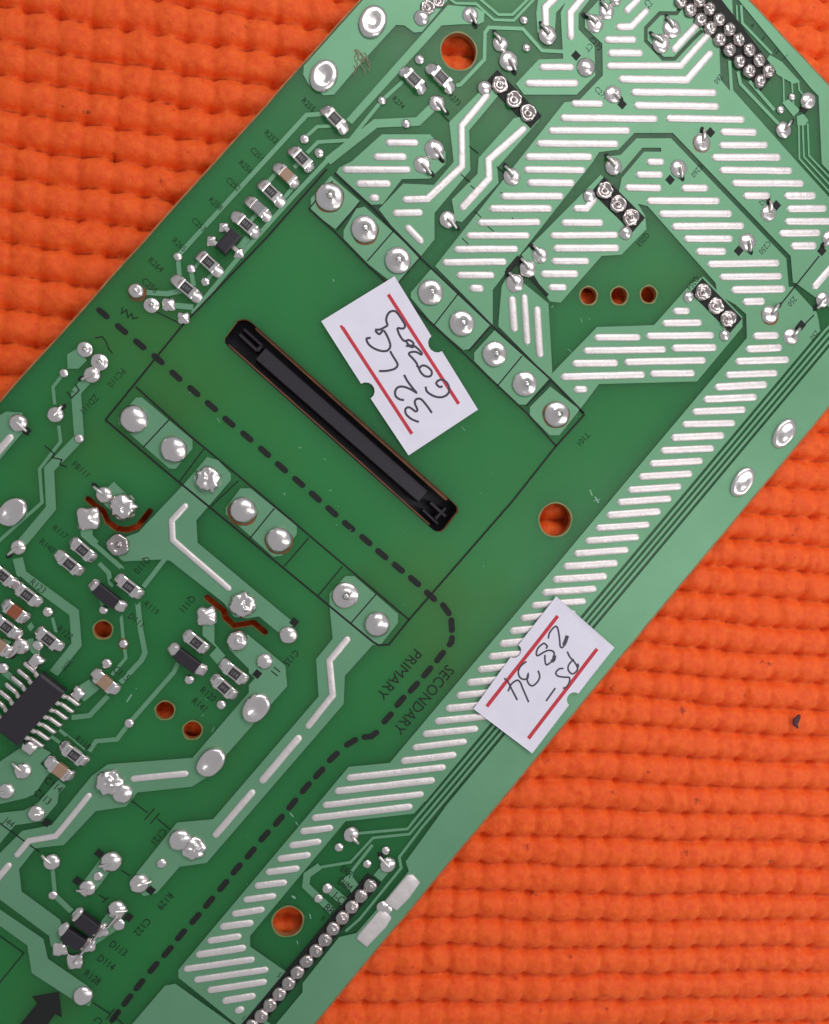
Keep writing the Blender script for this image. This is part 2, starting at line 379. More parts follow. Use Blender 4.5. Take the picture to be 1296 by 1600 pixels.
# ------------------------------------------------------------ tinned strips
BARS = """602,223,654,223;583,245,636,245;535,265,642,265;556,287,611,287;577,309,593,309;613,333,661,332;634,352,661,380
628,312,668,311,722,260,721,197,764,145;822,198,763,250,764,279,719,328
842,105,897,105;820,130,904,130;892,162,943,162;875,184,1028,186;856,204,985,204;838,224,967,225;820,245,926,245;818,265,915,266
823,285.5,898,286;782,306.5,881,306.5;764,326,863,326;746,348,845,347;728,368,828,368;709,389.5,810,389;691,410,792,409;713,430,773,430;733,450,756,451
895,325.6,916,325.6,931,308;876.5,348,943,348;859,368,966,367;864,388,968,387.5;861,408,921,408;844,428,904,428;856,449,886,449
800,462,804,519;819,459,824,539;839,478,844,559
1010,253,1038,253;993,273,1036,273;976,293,1034,294;1010,314,1125,314;1029,334,1144,334;1049,354,1163,353;1068,373,1145,373;1087,393,1135,393
1064,294,1107,294;985.5,144,1120,145;990,164.5,1124,166.6;1040,185,1164,187;1125,206,1183,207;1123,227,1200,227;1112,246,1220,246;1124,266,1238,267;1143,286,1256,287;1161,306,1203,306;1225,306,1275,306
966,123.5,1073,125,1113,80;947,103,1063,103,1109,52;1050,81,1090,38;944,62,995,62;949,83,1005,83;962,42.5,986,42,1013,14;976,20,1000,-4
1105,413,1218,411;1124,432.7,1222,431.6;1142,453,1227,451.5;1160,471.7,1195.5,470.7;1235,384.5,1276,384;1217,364.6,1282,364;1226,346,1310,346;1229,326.6,1292,326;1270,451,1302,414
1051,486,1078,486;1034,505,1097,504;928,527.5,1001,527;1009,525,1116,524;911,548,1041,546;1049,544,1120,543;893.5,568,966,567;975,566,1103,563;876,589,1008,585.5;1015,584,1086,583;896,608.6,918,608
1176,525,1217,524;1165,545.6,1222,543;1148.5,564.6,1233,562;1133,586,1215,583;1116,605,1199,601;1098.5,624,1183,620.5;1081,643.5,1165.5,640;1065,663,1149,661;1048,684,1132,680.5;1031.5,704,1116,700.5;1014,724.6,1098.5,720;997.5,745,1082,740;980.6,765.5,1065,760;964,785,1049.5,779;947,805,1032.7,799;930,825,1015.5,819.5;913.7,845,999,839;896.5,865,982.6,859;879.6,885,965.7,879.6;863,905.6,949,900;846.5,926,932.5,919.5;830,946,916,939;813,966,900,958;796,986,883,978;780,1006,866,998;763,1026,850,1018;746,1046,832,1038;729,1066.6,815,1059;713,1086.7,799,1079;696,1107,782,1099;679,1127,765,1118;660,1147,747.6,1138;644,1168,730,1158;626,1189,713.7,1178.7
541,1215.5,697,1198;523,1236,680,1218.5;504,1258,662.6,1240;487,1278,645,1259.6;468.5,1299,521,1292.6;451.5,1321,502.5,1314;433,1342,486,1335;415,1362.6,468.5,1356;397.5,1384,449,1378;380,1406,432,1399;362,1428,414,1420;343.5,1448,396.6,1441;324,1470,378,1462;306,1491.6,385,1480;287,1514,398.5,1498;303,1531,420,1514;324,1547,417.6,1533;347,1564,400,1555;367,1580,382,1575
872,-8,852,12,853,45;914,-8,891,20,892,63;293,787,268.5,813,270,843.6,361,922;546,995,515,1032,520,1086,479,1138;470,1149,407,1223;397.5,1234,334,1308;204,1217,295,1208;142,1239,88,1306,46,1313,24,1339;17,1348,-10,1380;20,679,-8,712"""
for t in BARS.replace('\n', ';').split(';'):
    v = [float(k) for k in t.split(',')]; pts = list(zip(v[0::2], v[1::2]))
    s = S(*pts[0]); wd = (11.8 if pts[0][1] < 1150 else 11.0)*s*random.uniform(0.95, 1.05)
    if len(pts) > 3 and pts[0][0] < 560: wd *= 0.9
    q = wpts(pts)
    # small unevenness along the run
    qq = []
    for a, b2 in zip(q[:-1], q[1:]):
        n = max(1, int((b2-a).length/0.25))
        for k in range(n): qq.append(a.lerp(b2, k/n))
    qq.append(q[-1])
    for k in range(1, len(qq)-1): qq[k] = qq[k]+Vector((random.uniform(-1, 1), random.uniform(-1, 1)))*0.0025
    vs, fs = sweep(qq, half(wd, 0.030, 8), ZC-0.003)
    link('solder_bar', mesh_from('solder_bar', vs, fs, M['bar'], True), board)
# two wide tinned lands at the board edge
for pts in ([(637,1366),(646,1366),(656.6,1378),(640,1402),(619.5,1423),(601,1410.5),(604,1404)], [(595,1420),(604,1423),(612,1433),(604,1447),(572.6,1479.6),(556.5,1466),(560,1459)]):
    q = poly(pts); c = sum(q, Vector((0, 0)))/len(q); n = len(q)
    if sum(q[i].x*q[(i+1) % n].y-q[(i+1) % n].x*q[i].y for i in range(n)) < 0: q = q[::-1]
    vs, fs = [], []
    for sc_, z in ((1, ZC-0.002), (0.98, ZC+0.016), (0.90, ZC+0.028), (0.6, ZC+0.034)):
        for p in q:
            d = c+(p-c)*sc_; vs.append((d.x, d.y, z))
    for r in range(3):
        for i in range(n): fs.append([r*n+i, r*n+(i+1) % n, (r+1)*n+(i+1) % n, (r+1)*n+i])
    fs.append([3*n+i for i in range(n)])
    link('solder_land', mesh_from('solder_land', vs, fs, M['bar'], True), board)

# ------------------------------------------------------------ solder joints
def lathe(name, prof, m, seg=26, lump=0.0, freq=2.0, seed=0, square=0.0):
    vs, fs = [], []
    for r, z in prof:
        for k in range(seg):
            a = 2*math.pi*k/seg
            rr = r
            if square: rr = r*(1+square*math.cos(4*a))
            x, y = rr*math.cos(a), rr*math.sin(a)
            if lump:
                d = noise.noise(Vector((x*freq+seed*7.3, y*freq, z*freq)))*lump
                x *= 1+d*0.5; y *= 1+d*0.5; zz = max(0.0, z*(1+d*1.3))
            else: zz = z
            vs.append((x, y, zz))
    n = len(prof)
    for i in range(n-1):
        for k in range(seg):
            a, b2 = i*seg+k, i*seg+(k+1) % seg
            fs.append([a, b2, b2+seg, a+seg])
    fs.append([(n-1)*seg+k for k in range(seg)])
    me = mesh_from(name, vs, fs, m, True); return me
DOME = [(math.cos(a), 0.62*math.sin(a)) for a in [R_(k) for k in (0, 10, 22, 35, 48, 60, 72, 82, 88)]]
CONE = [(1, 0), (0.98, 0.12), (0.90, 0.21), (0.76, 0.27), (0.60, 0.31), (0.44, 0.37), (0.30, 0.46), (0.22, 0.56), (0.17, 0.64), (0.10, 0.66), (0.02, 0.66)]
RING = [(1, 0), (0.98, 0.22), (0.88, 0.36), (0.72, 0.38), (0.55, 0.28), (0.36, 0.18), (0.24, 0.22), (0.17, 0.42), (0.10, 0.5), (0.02, 0.5)]
DIMP = [(1, 0), (0.98, 0.22), (0.88, 0.42), (0.72, 0.50), (0.55, 0.47), (0.36, 0.36), (0.2, 0.30), (0.05, 0.28)]
LOWD = [(math.cos(a), 0.40*math.sin(a)) for a in [R_(k) for k in (0, 12, 26, 42, 58, 74, 86)]]
PIN = [(1, 0), (0.99, 0.20), (0.88, 0.44), (0.70, 0.60), (0.50, 0.66), (0.34, 0.66), (0.28, 0.68), (0.26, 0.82), (0.2, 0.88), (0.02, 0.90)]
PR = {}
for k in range(3):
    PR['dome', k] = lathe('solder_dome', DOME, M['solder'], lump=0.10, freq=1.2, seed=k)
    PR['flat', k] = lathe('solder_low_dome', LOWD, M['solder'], lump=0.12, freq=1.6, seed=k)
    PR['cone', k] = lathe('solder_cone', CONE, M['solder'], lump=0.08, freq=1.5, seed=k)
    PR['ring', k] = lathe('solder_ring', RING, M['solder_dark'], lump=0.30, freq=2.2, seed=k)
    PR['ball', k] = lathe('solder_ball', PIN, M['solder_dark'], lump=0.16, freq=1.8, seed=k)
    PR['rough', k] = lathe('solder_cluster', DOME[:4]+[(r, z*0.9) for r, z in DOME[4:]], M['solder'], seg=34, lump=0.42, freq=3.2, seed=k)
    PR['star', k] = lathe('solder_star', [(1, 0), (0.9, 0.18), (0.7, 0.32), (0.45, 0.42), (0.25, 0.5), (0.05, 0.52)], M['solder'], seg=32, lump=0.25, freq=2, seed=k, square=0.11)
    PR['oval', k] = lathe('solder_oval', DIMP, M['solder'], lump=0.10, freq=1.4, seed=k)
    PR['pin', k] = lathe('solder_pin', PIN, M['solder'], lump=0.12, freq=1.4, seed=k)
def joint(x, y, r, kind, lead=None, sx=1.0, sy=1.0, ang=None, name='solder_joint', h=1.0):
    k = random.randrange(3); s = r*1.06*S(x, y)
    o = link(name, PR[kind, k], board)
    p = P(x, y, ZC-0.002)
    o.location = p; o.rotation_euler = (0, 0, ang if ang is not None else random.uniform(0, 6.28) if kind != 'star' else AXB)
    o.scale = (s*sx, s*sy, s*h)
    if lead:
        # short bent wire end, lying in the solder and sticking out past it
        L = (Vector(lead).length+r*0.1)*S(x, y); a = ANG(x, y, *lead); rad = 2.7*S(x, y)
        d = Vector((math.cos(a), math.sin(a))); nrm = Vector((-d.y, d.x))
        c0 = Vector((p.x, p.y)); vs, fs = [], []
        st = [(-0.1, 0.50, 1.0), (0.35, 0.62, 1.1), (0.7, 0.46, 1.0), (1.0, 0.26, 0.95), (1.04, 0.24, 0.6)]
        for t, hz, q in st:
            c = c0+d*L*t
            for j in range(8):
                b2 = 2*math.pi*j/8
                v = nrm*math.cos(b2)*rad*q
                vs.append((c.x+v.x, c.y+v.y, ZC+hz*s*0.9+math.sin(b2)*rad*q*0.9))
        for i in range(len(st)-1):
            for j in range(8):
                a1, b1_ = i*8+j, i*8+(j+1) % 8; fs.append([a1, b1_, b1_+8, a1+8])
        fs.append(list(range(8))); fs.append([(len(st)-1)*8+j for j in range(8)])
        me = mesh_from('wire_end', vs, fs, M['lead'], True)
        # flat black disc painted as shade where the bent wire leaves its drilled hole
        e = c0+d*L*0.98+nrm*rad*random.choice((-1, 1))*0.8; hv = []
        for j in range(14):
            t = 2*math.pi*j/14; v = d*math.cos(t)*rad*2.3+nrm*math.sin(t)*rad*1.35; hv.append((e.x+v.x, e.y+v.y, ZC+0.0028))
        if not (x < 560 and y > 1150): link('wire_gap_shade', mesh_from('wire_gap_shade', hv, [list(range(14))], M['silk']), board)
        lo = bpy.data.objects.new('wire_end', me); col.objects.link(lo); lo.parent = o
        mi = (Matrix.Translation(o.location) @ Matrix.Rotation(o.rotation_euler.z, 4, 'Z') @ Matrix.Diagonal((*o.scale, 1))).inverted()
        me.transform(mi)
    return o
J = joint
for x, y, r in ((210,655,22),(272,702,21),(380,797,20.5),(436,843,20),(590,975,19.5),(130,1555.5,15)): J(x, y, r, 'dome', name='transformer_joint' if y < 1000 else 'solder_joint')
for x, y, r in ((325,749,20),(193,792,20),(380,944,19.5)): J(x, y, r, 'rough')
for x, y, r in ((515,308,21),(570,358,20.5),(622,407,20),(673,457,19.5),(722,505,19.5),(773,553,19),(820,600,19),(870,647,19),(540,930,20)): J(x, y, r, 'cone', name='transformer_joint')
M['stain'] = varied('brown_flux_residue', (0.10, 0.035, 0.012), (0.22, 0.10, 0.03), 9, 0.3)
for x, y, r in ((515,309,23.5),(869,648,21.5),(379,800,23),(436,845,22),(193,1006,8.6),(215,458,14),(571,361,21.8),(1096,224,14.6),(1203,493,14.6)):
    vs = []; n = 30; c = P2(x, y); s = S(x, y)
    for k in range(n):
        a = 2*math.pi*k/n; rr = r*s*(1+0.035*math.sin(2*a+x)+0.02*math.sin(5*a)); vs.append((c.x+math.cos(a)*rr, c.y+math.sin(a)*rr, ZC+0.001))
    link('flux_ring', mesh_from('flux_ring', vs, [list(range(n))], M['stain']), board)
J(185,851,17,'ring'); J(371,1000,16,'pin'); J(323,963,16,'star'); J(138,810,19,'star')
for x, y, r, e in ((330,1190,19,1.3),(401,1105,19,1.3),(20,800,19,1.35)): J(x, y, r, 'oval', sx=e, ang=R_(48))
for x, y in ((1225,677),(1160,753)): J(x, y, 15.5, 'oval', sx=1.55, sy=0.95, ang=R_(56), h=0.7)
for x, y in ((583,34),(506,119)): J(x, y, 20, 'oval', sx=1.3, sy=1.0, ang=R_(60), h=0.7)
J(598, 1417, 9, 'flat'); J(607, 1422, 6, 'flat')
J(172,1222,20,'rough'); J(192,1240,15.5,'dome'); J(281,1312,17,'dome'); J(303,1325,18,'rough',h=0.8)
for x, y, r, dx, dy in ((735,23,12,8,13),(683,161,12,12,14),(679,233,15,12,14),(660,257,13,12,14),(700,343,13,12,13),(800,276,13,-10,-14),
    (856,55,14,-10,-14),(948,18,12,-8,-14),(930,37,13,-13,-13),(958,147,13,9,7),(959,260,13,-10,-13),(1061,263,13,3,13),(1050,45,14,-8,-15),(1033,68,14,-14,-12),
    (1097,222,13,2,-16),(1201,333,12,2,-16),(1168,378,13,3,13),(1263,157,12,-10,10),(1225,203,12,10,-13),(1296,372,11,-8,12),(1203,491,13,12,-14),(1236,526,12,12,-12),
    (1286,468,11,-9,13),(844,399,12,-10,-14),(825,420,13,-10,-14),(805,442,14,-9,-14),(782,68,12,-9,-14),(795,95,15,9,14),(87,648,13,10,-13),(29,661,14,12,12),
    (163,773,13,-15,-12),(29,855,12,-15,11),(33,1010,13,-13,13),(36,1204,13,-15,-12),(10,1236,13,-12,0),(57,1271,13,9,0),(81,1347,13,-14,-11),(174,1346,16,-17,5),
    (137,1388,13,-15,2),(218,1380,15,17,-4),(183,1421,14.5,15,0),(549,1304,12,11,13),(606,1351,12,-13,-13),(144,586,13,-15,7)):
    J(x, y, r, 'flat' if y < 560 and x > 640 else 'dome', (dx, dy))
for x, y, r, k in ((916,105,14,'dome'),(659,28,12,'dome'),(668,12,11,'ring'),(685,2,10,'ring'),(213,455,12,'pin'),(237,477,12,'cone'),(133,546,12,'cone'),(156,566,13.5,'cone'),
    (264,476,11,'star'),(287,497,10,'star'),(122,1081,0,''),(451,992,14,'dome'),(414,1033,12.5,'dome'),(962,0,9,'dome'),(757,137,11,'dome'),(921,306,10,'dome'),(978,364,10,'dome'),
    (1076,464,8.5,'dome'),(1133,524,8.5,'dome'),(512,1388,8,'dome'),(186,1445,9,'flat')):
    if r: J(x, y, r, k)
for x, y, r in ((100,583,7),(124,685,7.5),(75,956,8),(60,1008,8.5),(5,1044,9),(162,953,7),(193,1006,7),(167,1037,8),(202,1130,7.5),(296,1062,7.5),(346,1101,7.5),(154,1369,7.5),(253,1349,7.5),(83,1399,7),
    (530,1324,7),(603,1329,6.5),(574,1350,6.5),(498,1404,7),(476,217,7.5),(499,239,7.5),(278,401,7),(299,420,7),(321,440,7),(597,157,6.5),(635,193,7),(656,93,7.5),(819,31,6.5),(823,74,6.5),(1220,171,6),(1238,151,5.5)):
    J(x, y, r, 'dome', name='test_point')
for pts in ([(58,1018),(74,1031),(57,1046),(42,1033)], [(121,1068),(137,1082),(124,1096),(109,1083)], [(40,1152),(63,1164),(50,1180),(32,1168)]):
    q = poly(pts); c = sum(q, Vector((0, 0)))/4
    if sum(q[i].x*q[(i+1) % 4].y-q[(i+1) % 4].x*q[i].y for i in range(4)) < 0: q = q[::-1]
    vs, fs = [], []
    for s_, z in ((1, ZC), (0.95, 0.05), (0.7, 0.09), (0.2, 0.105)):
        for p in q: d = c+(p-c)*s_; vs.append((d.x, d.y, z))
    for r in range(3):
        for i in range(4): fs.append([r*4+i, r*4+(i+1) % 4, r*4+4+(i+1) % 4, r*4+4+i])
    fs.append([12, 13, 14, 15]); link('solder_land', mesh_from('solder_land', vs, fs, M['solder'], True), board)

# pin headers: black printed block, then a joint for every pin
def header(name, block, pins, r, kind, lead=None):
    hd = empty(name); hd.parent = board
    vc_, tr_, _ = paint([(block, 1)])
    vs, fs, _w = extrude_faces(vc_, tr_, 0.001, ZS+0.002)
    link('black_outline', mesh_from('black_outline', vs, fs, M['silk']), hd)
    for x, y in pins:
        o = J(x, y, r, kind, lead); o.parent = hd; o.name = 'header_joint'
header('header_three_pin', stroke_poly([(768,119),(838,191)], 27), [(781,133),(803,156),(825,177)], 13, 'ring')
header('header_three_pin', stroke_poly([(934,288),(998,352)], 31), [(945,298),(965,319),(985,340)], 13, 'ring')
header('header_three_pin', stroke_poly([(1088,446),(1150,509)], 29), [(1098,457),(1118,478),(1137,498)], 12.5, 'ring')
header('header_double_row', poly([(1038,-20),(1112,-20),(1160,42),(1213,112),(1189,142),(1120,68)]),
       [(1075,-12),(1092,2),(1108,15),(1123,32),(1139,47),(1154,63),(1170,79),(1185,95),(1200,112),(1063,3),(1078,17),(1094,32),(1109,45),(1124,63),(1139,79),(1155,97),(1170,112),(1187,128)], 10, 'ball', (1, -9))
header('header_single_row', stroke_poly([(585,1372),(386,1610)], 27),
       [(578,1383),(564,1399),(550,1416),(535.5,1433),(521,1450),(508,1467),(494,1484),(479,1501),(465,1518),(451.5,1535),(437,1552),(422,1569),(409,1586),(394,1602)], 10.9, 'ball')

# ------------------------------------------------------------ surface-mount parts
def boxv(cx, cy, hx, hy, z0, z1, ins=0.0):
    v = []
    for z, e in ((z0, 0), (z1-ins*0.6, 0), (z1, ins)):
        for a, b2 in ((-1, -1), (1, -1), (1, 1), (-1, 1)): v.append((cx+a*(hx-e), cy+b2*(hy-e), z))
    return v
BF = [[0, 3, 2, 1]] + [[r*4+i, r*4+(i+1) % 4, r*4+4+(i+1) % 4, r*4+4+i] for r in (0, 1) for i in range(4)] + [[8, 9, 10, 11]]
def cbox(name, cx, cy, hx, hy, z0, z1, m, parent, ins=0.01, smooth=False):
    return link(name, mesh_from(name, boxv(cx, cy, hx, hy, z0, z1, ins), BF, m, smooth), parent)
def fillet(sx):
    """solder wedge at one end of a chip part, pointing along sx"""
    vs = []; st = [(0.0, 0.95, 1.0), (0.30, 1.05, 0.92), (0.62, 1.08, 0.55), (0.9, 0.9, 0.22), (1.05, 0.55, 0.02)]
    for t, wy, hz in st:
        for j in range(7):
            a = math.pi*j/6; vs.append((sx*t, -math.cos(a)*wy*(1.0 if j in (0, 6) else 1.0), hz*(math.sin(a)**0.55 if 0 < j < 6 else 0.0)))
    fs = [[i*7+j, i*7+j+1, i*7+j+8, i*7+j+7] for i in range(4) for j in range(6)]
    fs.append(list(range(7)))
    return vs, fs
def chip_part(name, x, y, length, width, body, ang=AXB, white=True, mark=True, zt=0.085):
    s = S(x, y); p = P(x, y, ZC)
    o = empty(name); o.parent = board; o.location = (p.x, p.y, ZC); o.rotation_euler = (0, 0, ang+random.uniform(-0.05, 0.05))
    L, Wd = length*s/2, width*s/2
    bl = L*0.62
    diode = name == 'diode'
    if white:
        cbox('ceramic', 0, 0, bl*0.98, Wd*0.88, 0.0, zt*0.82, M['ceramic'], o)
        bd = cbox('body', 0, 0, bl*0.52, Wd*0.66, zt*0.80, zt*0.93, body, o, 0.004)
        if mark:
            for k in (-1, 0, 1):
                vs, fs = [], []
                for (a, b2, c, d) in ((-.5, -.8, .5, -.62), (-.5, .62, .5, .8), (-.5, -.8, -.25, .8), (.25, -.8, .5, .8), (-.5, -.1, .5, .1)):
                    if random.random() < 0.2: continue
                    u = Wd*0.12; q = len(vs); cx = k*bl*0.28; h = Wd*0.36
                    vs += [(cx+a*u*2, b2*h, zt*0.945+len(fs)*0.0003), (cx+c*u*2, b2*h, zt*0.945+len(fs)*0.0003), (cx+c*u*2, d*h, zt*0.945+len(fs)*0.0003), (cx+a*u*2, d*h, zt*0.945+len(fs)*0.0003)]
                    fs.append([q, q+1, q+2, q+3])
                g = link('printed_digit', mesh_from('printed_digit', vs, fs, M['mark']), o)
    else:
        cbox('body', 0, 0, bl*0.98, Wd*0.9, 0.0, zt, body, o)
    for sgn in (-1, 1):
        if diode: cbox('terminal', sgn*bl*1.12, 0, bl*0.2, Wd*0.6, 0.0, zt*0.55, M['solder'], o, 0.012)
        else: cbox('terminal', sgn*bl*0.78, 0, bl*0.24, Wd*0.96, 0.0, zt*1.02, M['solder'], o, 0.012)
        vs, fs = fillet(sgn)
        g = random.uniform(0.85, 1.2)
        vs = [(sgn*bl*(1.0 if diode else 0.80)+v[0]*(L-bl*(1.0 if diode else 0.80))*g, v[1]*Wd*1.0, v[2]*zt*(0.7 if diode else 1.12)+0.12*zt*noise.noise(Vector((v[0]*3+x, v[1]*3+y, 0)))) for v in vs]
        link('solder_fillet', mesh_from('solder_fillet', vs, fs, M['solder'], True), o)
    return o
for x, y, l in ((523,187,44),(646,126,44),(689,123,46),(471,249,44),(423,301,46),(385,352,46),(326,411,44),(292,451,46),(130,859,50),(110,881,50),(202,916,50),(44,929,50),(6,899,48),
                (12,979,48),(77,998,52),(307,1003,50),(367,1051,52),(350,1073,48),(117,1178,50)):
    chip_part('resistor', x, y, l+(5 if y < 600 else 0), 20, M['resin'])
for x, y, l, mm in ((448,275,46,'tan'),(403,326,46,'mark'),(25,955,50,'rust'),(165,1065,50,'tan'),(95,1202,50,'tan'),(0,1008,48,'tan')):
    o = chip_part('capacitor', x, y, l, 19 if y < 600 else 21, M[mm], white=False)
    o['label'] = {'tan': 'capacitor with tan body', 'mark': 'capacitor with grey body', 'rust': 'capacitor with reddish brown body'}[mm]
chip_part('diode', 168, 930, 66, 21, M['plastic'], white=False, zt=0.14)
chip_part('diode', 293, 1030, 66, 21, M['plastic'], white=False, zt=0.14)
chip_part('diode', 138, 1440, 56, 23, M['plastic'], white=False, zt=0.13)
chip_part('diode', 117, 1463, 56, 23, M['plastic'], white=False, zt=0.13)
for x, y, r in ((94,1483,12),(117,1502,13),(138,1477,12),(158,1454,12)): J(x, y, r, 'star')
vs, fs = sweep(wpts([(186,1425),(172,1442),(157,1452),(146,1466),(136,1477),(124,1492),(116,1500)]), half(4.5*S(150,1450), 0.05), 0.085)
link('solder_bridge', mesh_from('solder_bridge', vs, fs, M['solder'], True), board)
# three-legged transistor of the upper row
p = P(357, 380, ZC); o = empty('transistor'); o.parent = board; o.location = (p.x, p.y, ZC); o.rotation_euler = (0, 0, AXB)
s = S(357, 380)
cbox('body', 0, 0, 10*s, 19*s, 0.02, 0.16, M['plastic'], o, 0.025)
for a, b2 in ((-18, -15), (-18, 14), (19, 0)):
    cbox('leg', a*0.75*s, b2*s, 7*s, 3.5*s, 0.0, 0.07, M['lead'], o, 0.015)
    g = link('solder_fillet', PR['star', 0], o); g.location = (a*1.15*s, b2*s, 0); g.scale = (9*s, 9*s, 9*s)
# sixteen-leg chip at the left border
p = P(51, 1103, ZC); s = S(51, 1103); AX = R_(-41.1)
ic = empty('integrated_circuit'); ic.parent = board; ic.location = (p.x, p.y, ZC); ic.rotation_euler = (0, 0, AX)
link('body', mesh_from('body', boxv(0, 0, 24*s, 55*s, 0.03, 0.22, 0.035), BF, M['plastic']), ic)
for sgn, n0 in ((1, 7), (-1, 7)):
    for k in range(n0):
        yy = (-40+k*14.3)*s
        vs, fs = [], []
        st = [(23, 0.13), (28, 0.125), (32, 0.05), (36, 0.035), (52, 0.03), (56, 0.0)]
        for xx, zz in st:
            for b2, h in ((-3.4, -0.02), (-2.8, 0.02), (0, 0.032), (2.8, 0.02), (3.4, -0.02)): vs.append((sgn*xx*s, yy+b2*s, zz+h))
        for i in range(5):
            for j in range(4): fs.append([i*5+j, i*5+j+1, i*5+j+6, i*5+j+5])
        fs.append([0, 1, 2, 3, 4]); fs.append([25, 26, 27, 28, 29])
        link('leg', mesh_from('leg', vs, fs, M['lead'], True), ic)

# ------------------------------------------------------------ black legend print
def printed(name, shapes, parent=board, z=ZS):
    vc_, tr_, v_ = paint(shapes)
    vs, fs, _w = extrude_faces(vc_, [t for t, q in zip(tr_, v_) if q], z-0.0012, z)
    return link(name, mesh_from(name, vs, fs, M['silk']), parent)
DASH = [(161,489.5),(190,514),(218.5,538),(247,561),(275,587),(303,611),(330.5,634.6),(358,659),(386,682),(413.6,706),(440,730),(467,753),(493,776),(519,799),(545,822),(572,844),(597,866),(622.5,887),(648,908),(673,931),(697,952),(706,977),(706,1002),(688,1026),(668,1050),(647,1074),(626,1096),(606,1122),(580,1148),(549,1160),(521,1183),(499,1208),(478,1231),(457,1256.5),(436,1282),(413.6,1306.5),(392,1333),(370,1358),(349,1384),(327,1410),(305.5,1435.5),(283,1461),(262,1487),(240,1512),(218,1539),(199,1563),(180,1588)]
for i, (x, y) in enumerate(DASH):
    a = Vector(DASH[max(0, i-1)]); b2 = Vector(DASH[min(len(DASH)-1, i+1)]); d = (b2-a).normalized()
    if i == 21: d = Vector((0.05, 1)).normalized()
    q = [Vector((x, y))-d*12.5, Vector((x, y))+d*12.5]
    if i == 28: q = [Vector((565,1152)), Vector((580,1151)), Vector((592,1142))]
    if i == 22: q = [Vector((707,992)), Vector((706,1003)), Vector((700,1011))]
    vs, fs = sweep([P2(*v) for v in q], flat(9.5*S(x, y), 0.002), 0.0015 if 4 < i < 60 else 0.0015)
    link('printed_dash', mesh_from('printed_dash', vs, fs, M['silk']), board)
LINES = [([(511,264),(418,370),(283,511),(165,656)],3),([(165,656),(260,737),(325,790),(583,1003),(592,1008),(608,1007),(636,972),(800,784),(869,697),(913,648),(905,640)],3.4),
 ([(212,604),(296,680),(400,766),(639,968)],3),([(265,655),(224,699)],2),([(319,701),(281,752)],2),([(373,751),(330,791)],2),([(429,794),(390,842)],2),([(483,840),(444,885)],2),([(535,885),(497,931)],2),([(588,928),(549,973)],2),
 ([(523,270),(585,327),(656,402),(770,510),(860,592),(912,645)],3.4),([(483,326),(523,362),(573,413),(678,508),(770,595),(826,648),(869,697)],3),([(483,326),(520,283)],2),
 ([(563,315),(526,360)],2),([(614,362),(574,408)],2),([(656,403),(620,445)],2),([(716,459),(679,507)],2),([(766,510),(733,548)],3),([(816,556),(778,602)],2),([(860,595),(822,635)],2),
 ([(206,1251),(231,1270)],1.8),([(242,1263),(226,1281)],1.8),([(250,1270),(235,1287)],1.8),([(245,1278),(266,1296)],1.8),
 ([(145,1566),(172,1584)],1.8),([(179,1576),(166,1593)],1.8),([(187,1580),(174,1599)],1.8),([(179,1589),(193,1600)],1.8),
 ([(-10,1455),(37.5,1489),(0,1535),(-12,1548)],2),([(-10,1279),(62,1331)],2),([(190,1360),(203,1368)],1.8),([(100,550),(80,540)],0),
 ([(1280,400),(1218,478)],2.2),([(1272,492),(1248,516)],2),([(240,485),(287,508)],2),
 ([(100,533),(108,526),(113,530),(118,540),(121,545)],0),
 ([(84,705),(95,713),(98,722),(110,725)],0),([(70,696),(85,709),(82,715),(97,718),(94,726),(105,730)],2),
 ([(105,612),(112,622),(124,610),(118,600)],2),([(149,528),(160,526),(166,534),(170,545),(176,552)],2),([(192,480),(190,490),(198,484),(200,496),(206,490),(208,498),(216,496)],2),
 ([(702,190),(690,178)],1.6),([(748,240),(733,228)],1.6),([(776,260),(790,272)],1.6),([(720,272),(735,285)],1.6),([(735,290),(748,300)],1.6),
 ([(812,236),(826,250)],0),([(428,1042),(438,1050)],1.8),([(424,1048),(434,1056)],1.8),([(155,1398),(166,1405)],1.8),([(160,1410),(170,1402)],1.8),
 ([(742,330),(752,340)],1.5),([(760,352),(772,362)],1.5),([(722,372),(732,382)],1.5),([(782,300),(790,308)],1.5),([(800,340),(808,348)],1.5)]
for pts, wd in LINES:
    if wd:
        vs, fs = sweep(wpts(pts), flat(wd*S(*pts[0]), 0.0018), ZC, rnd=False)
        link('printed_line', mesh_from('printed_line', vs, fs, M['silk']), board)
printed('printed_arrow', [(poly([(50,1557),(92,1550),(97,1590),(86,1585),(65,1615),(20,1615),(58,1568)]), 1)], z=0.003)
for x, y in ((900,87),(972,163),(1110,207),(1047,281),(1213,321),(1154,392),(460,972),(402,1053),(73,1285),(155,1333),(121,1376),(236,1391),(201,1433),(1252,508),(42,673),(1284,392),(1257,170)):
    s = S(x, y)*6; c = P2(x, y); a = AXB+R_(0)
    q = [c+Vector((math.cos(a+R_(45+90*k)), math.sin(a+R_(45+90*k))))*s*1.35 for k in range(4)]
    printed('printed_square', [(q, 1)])
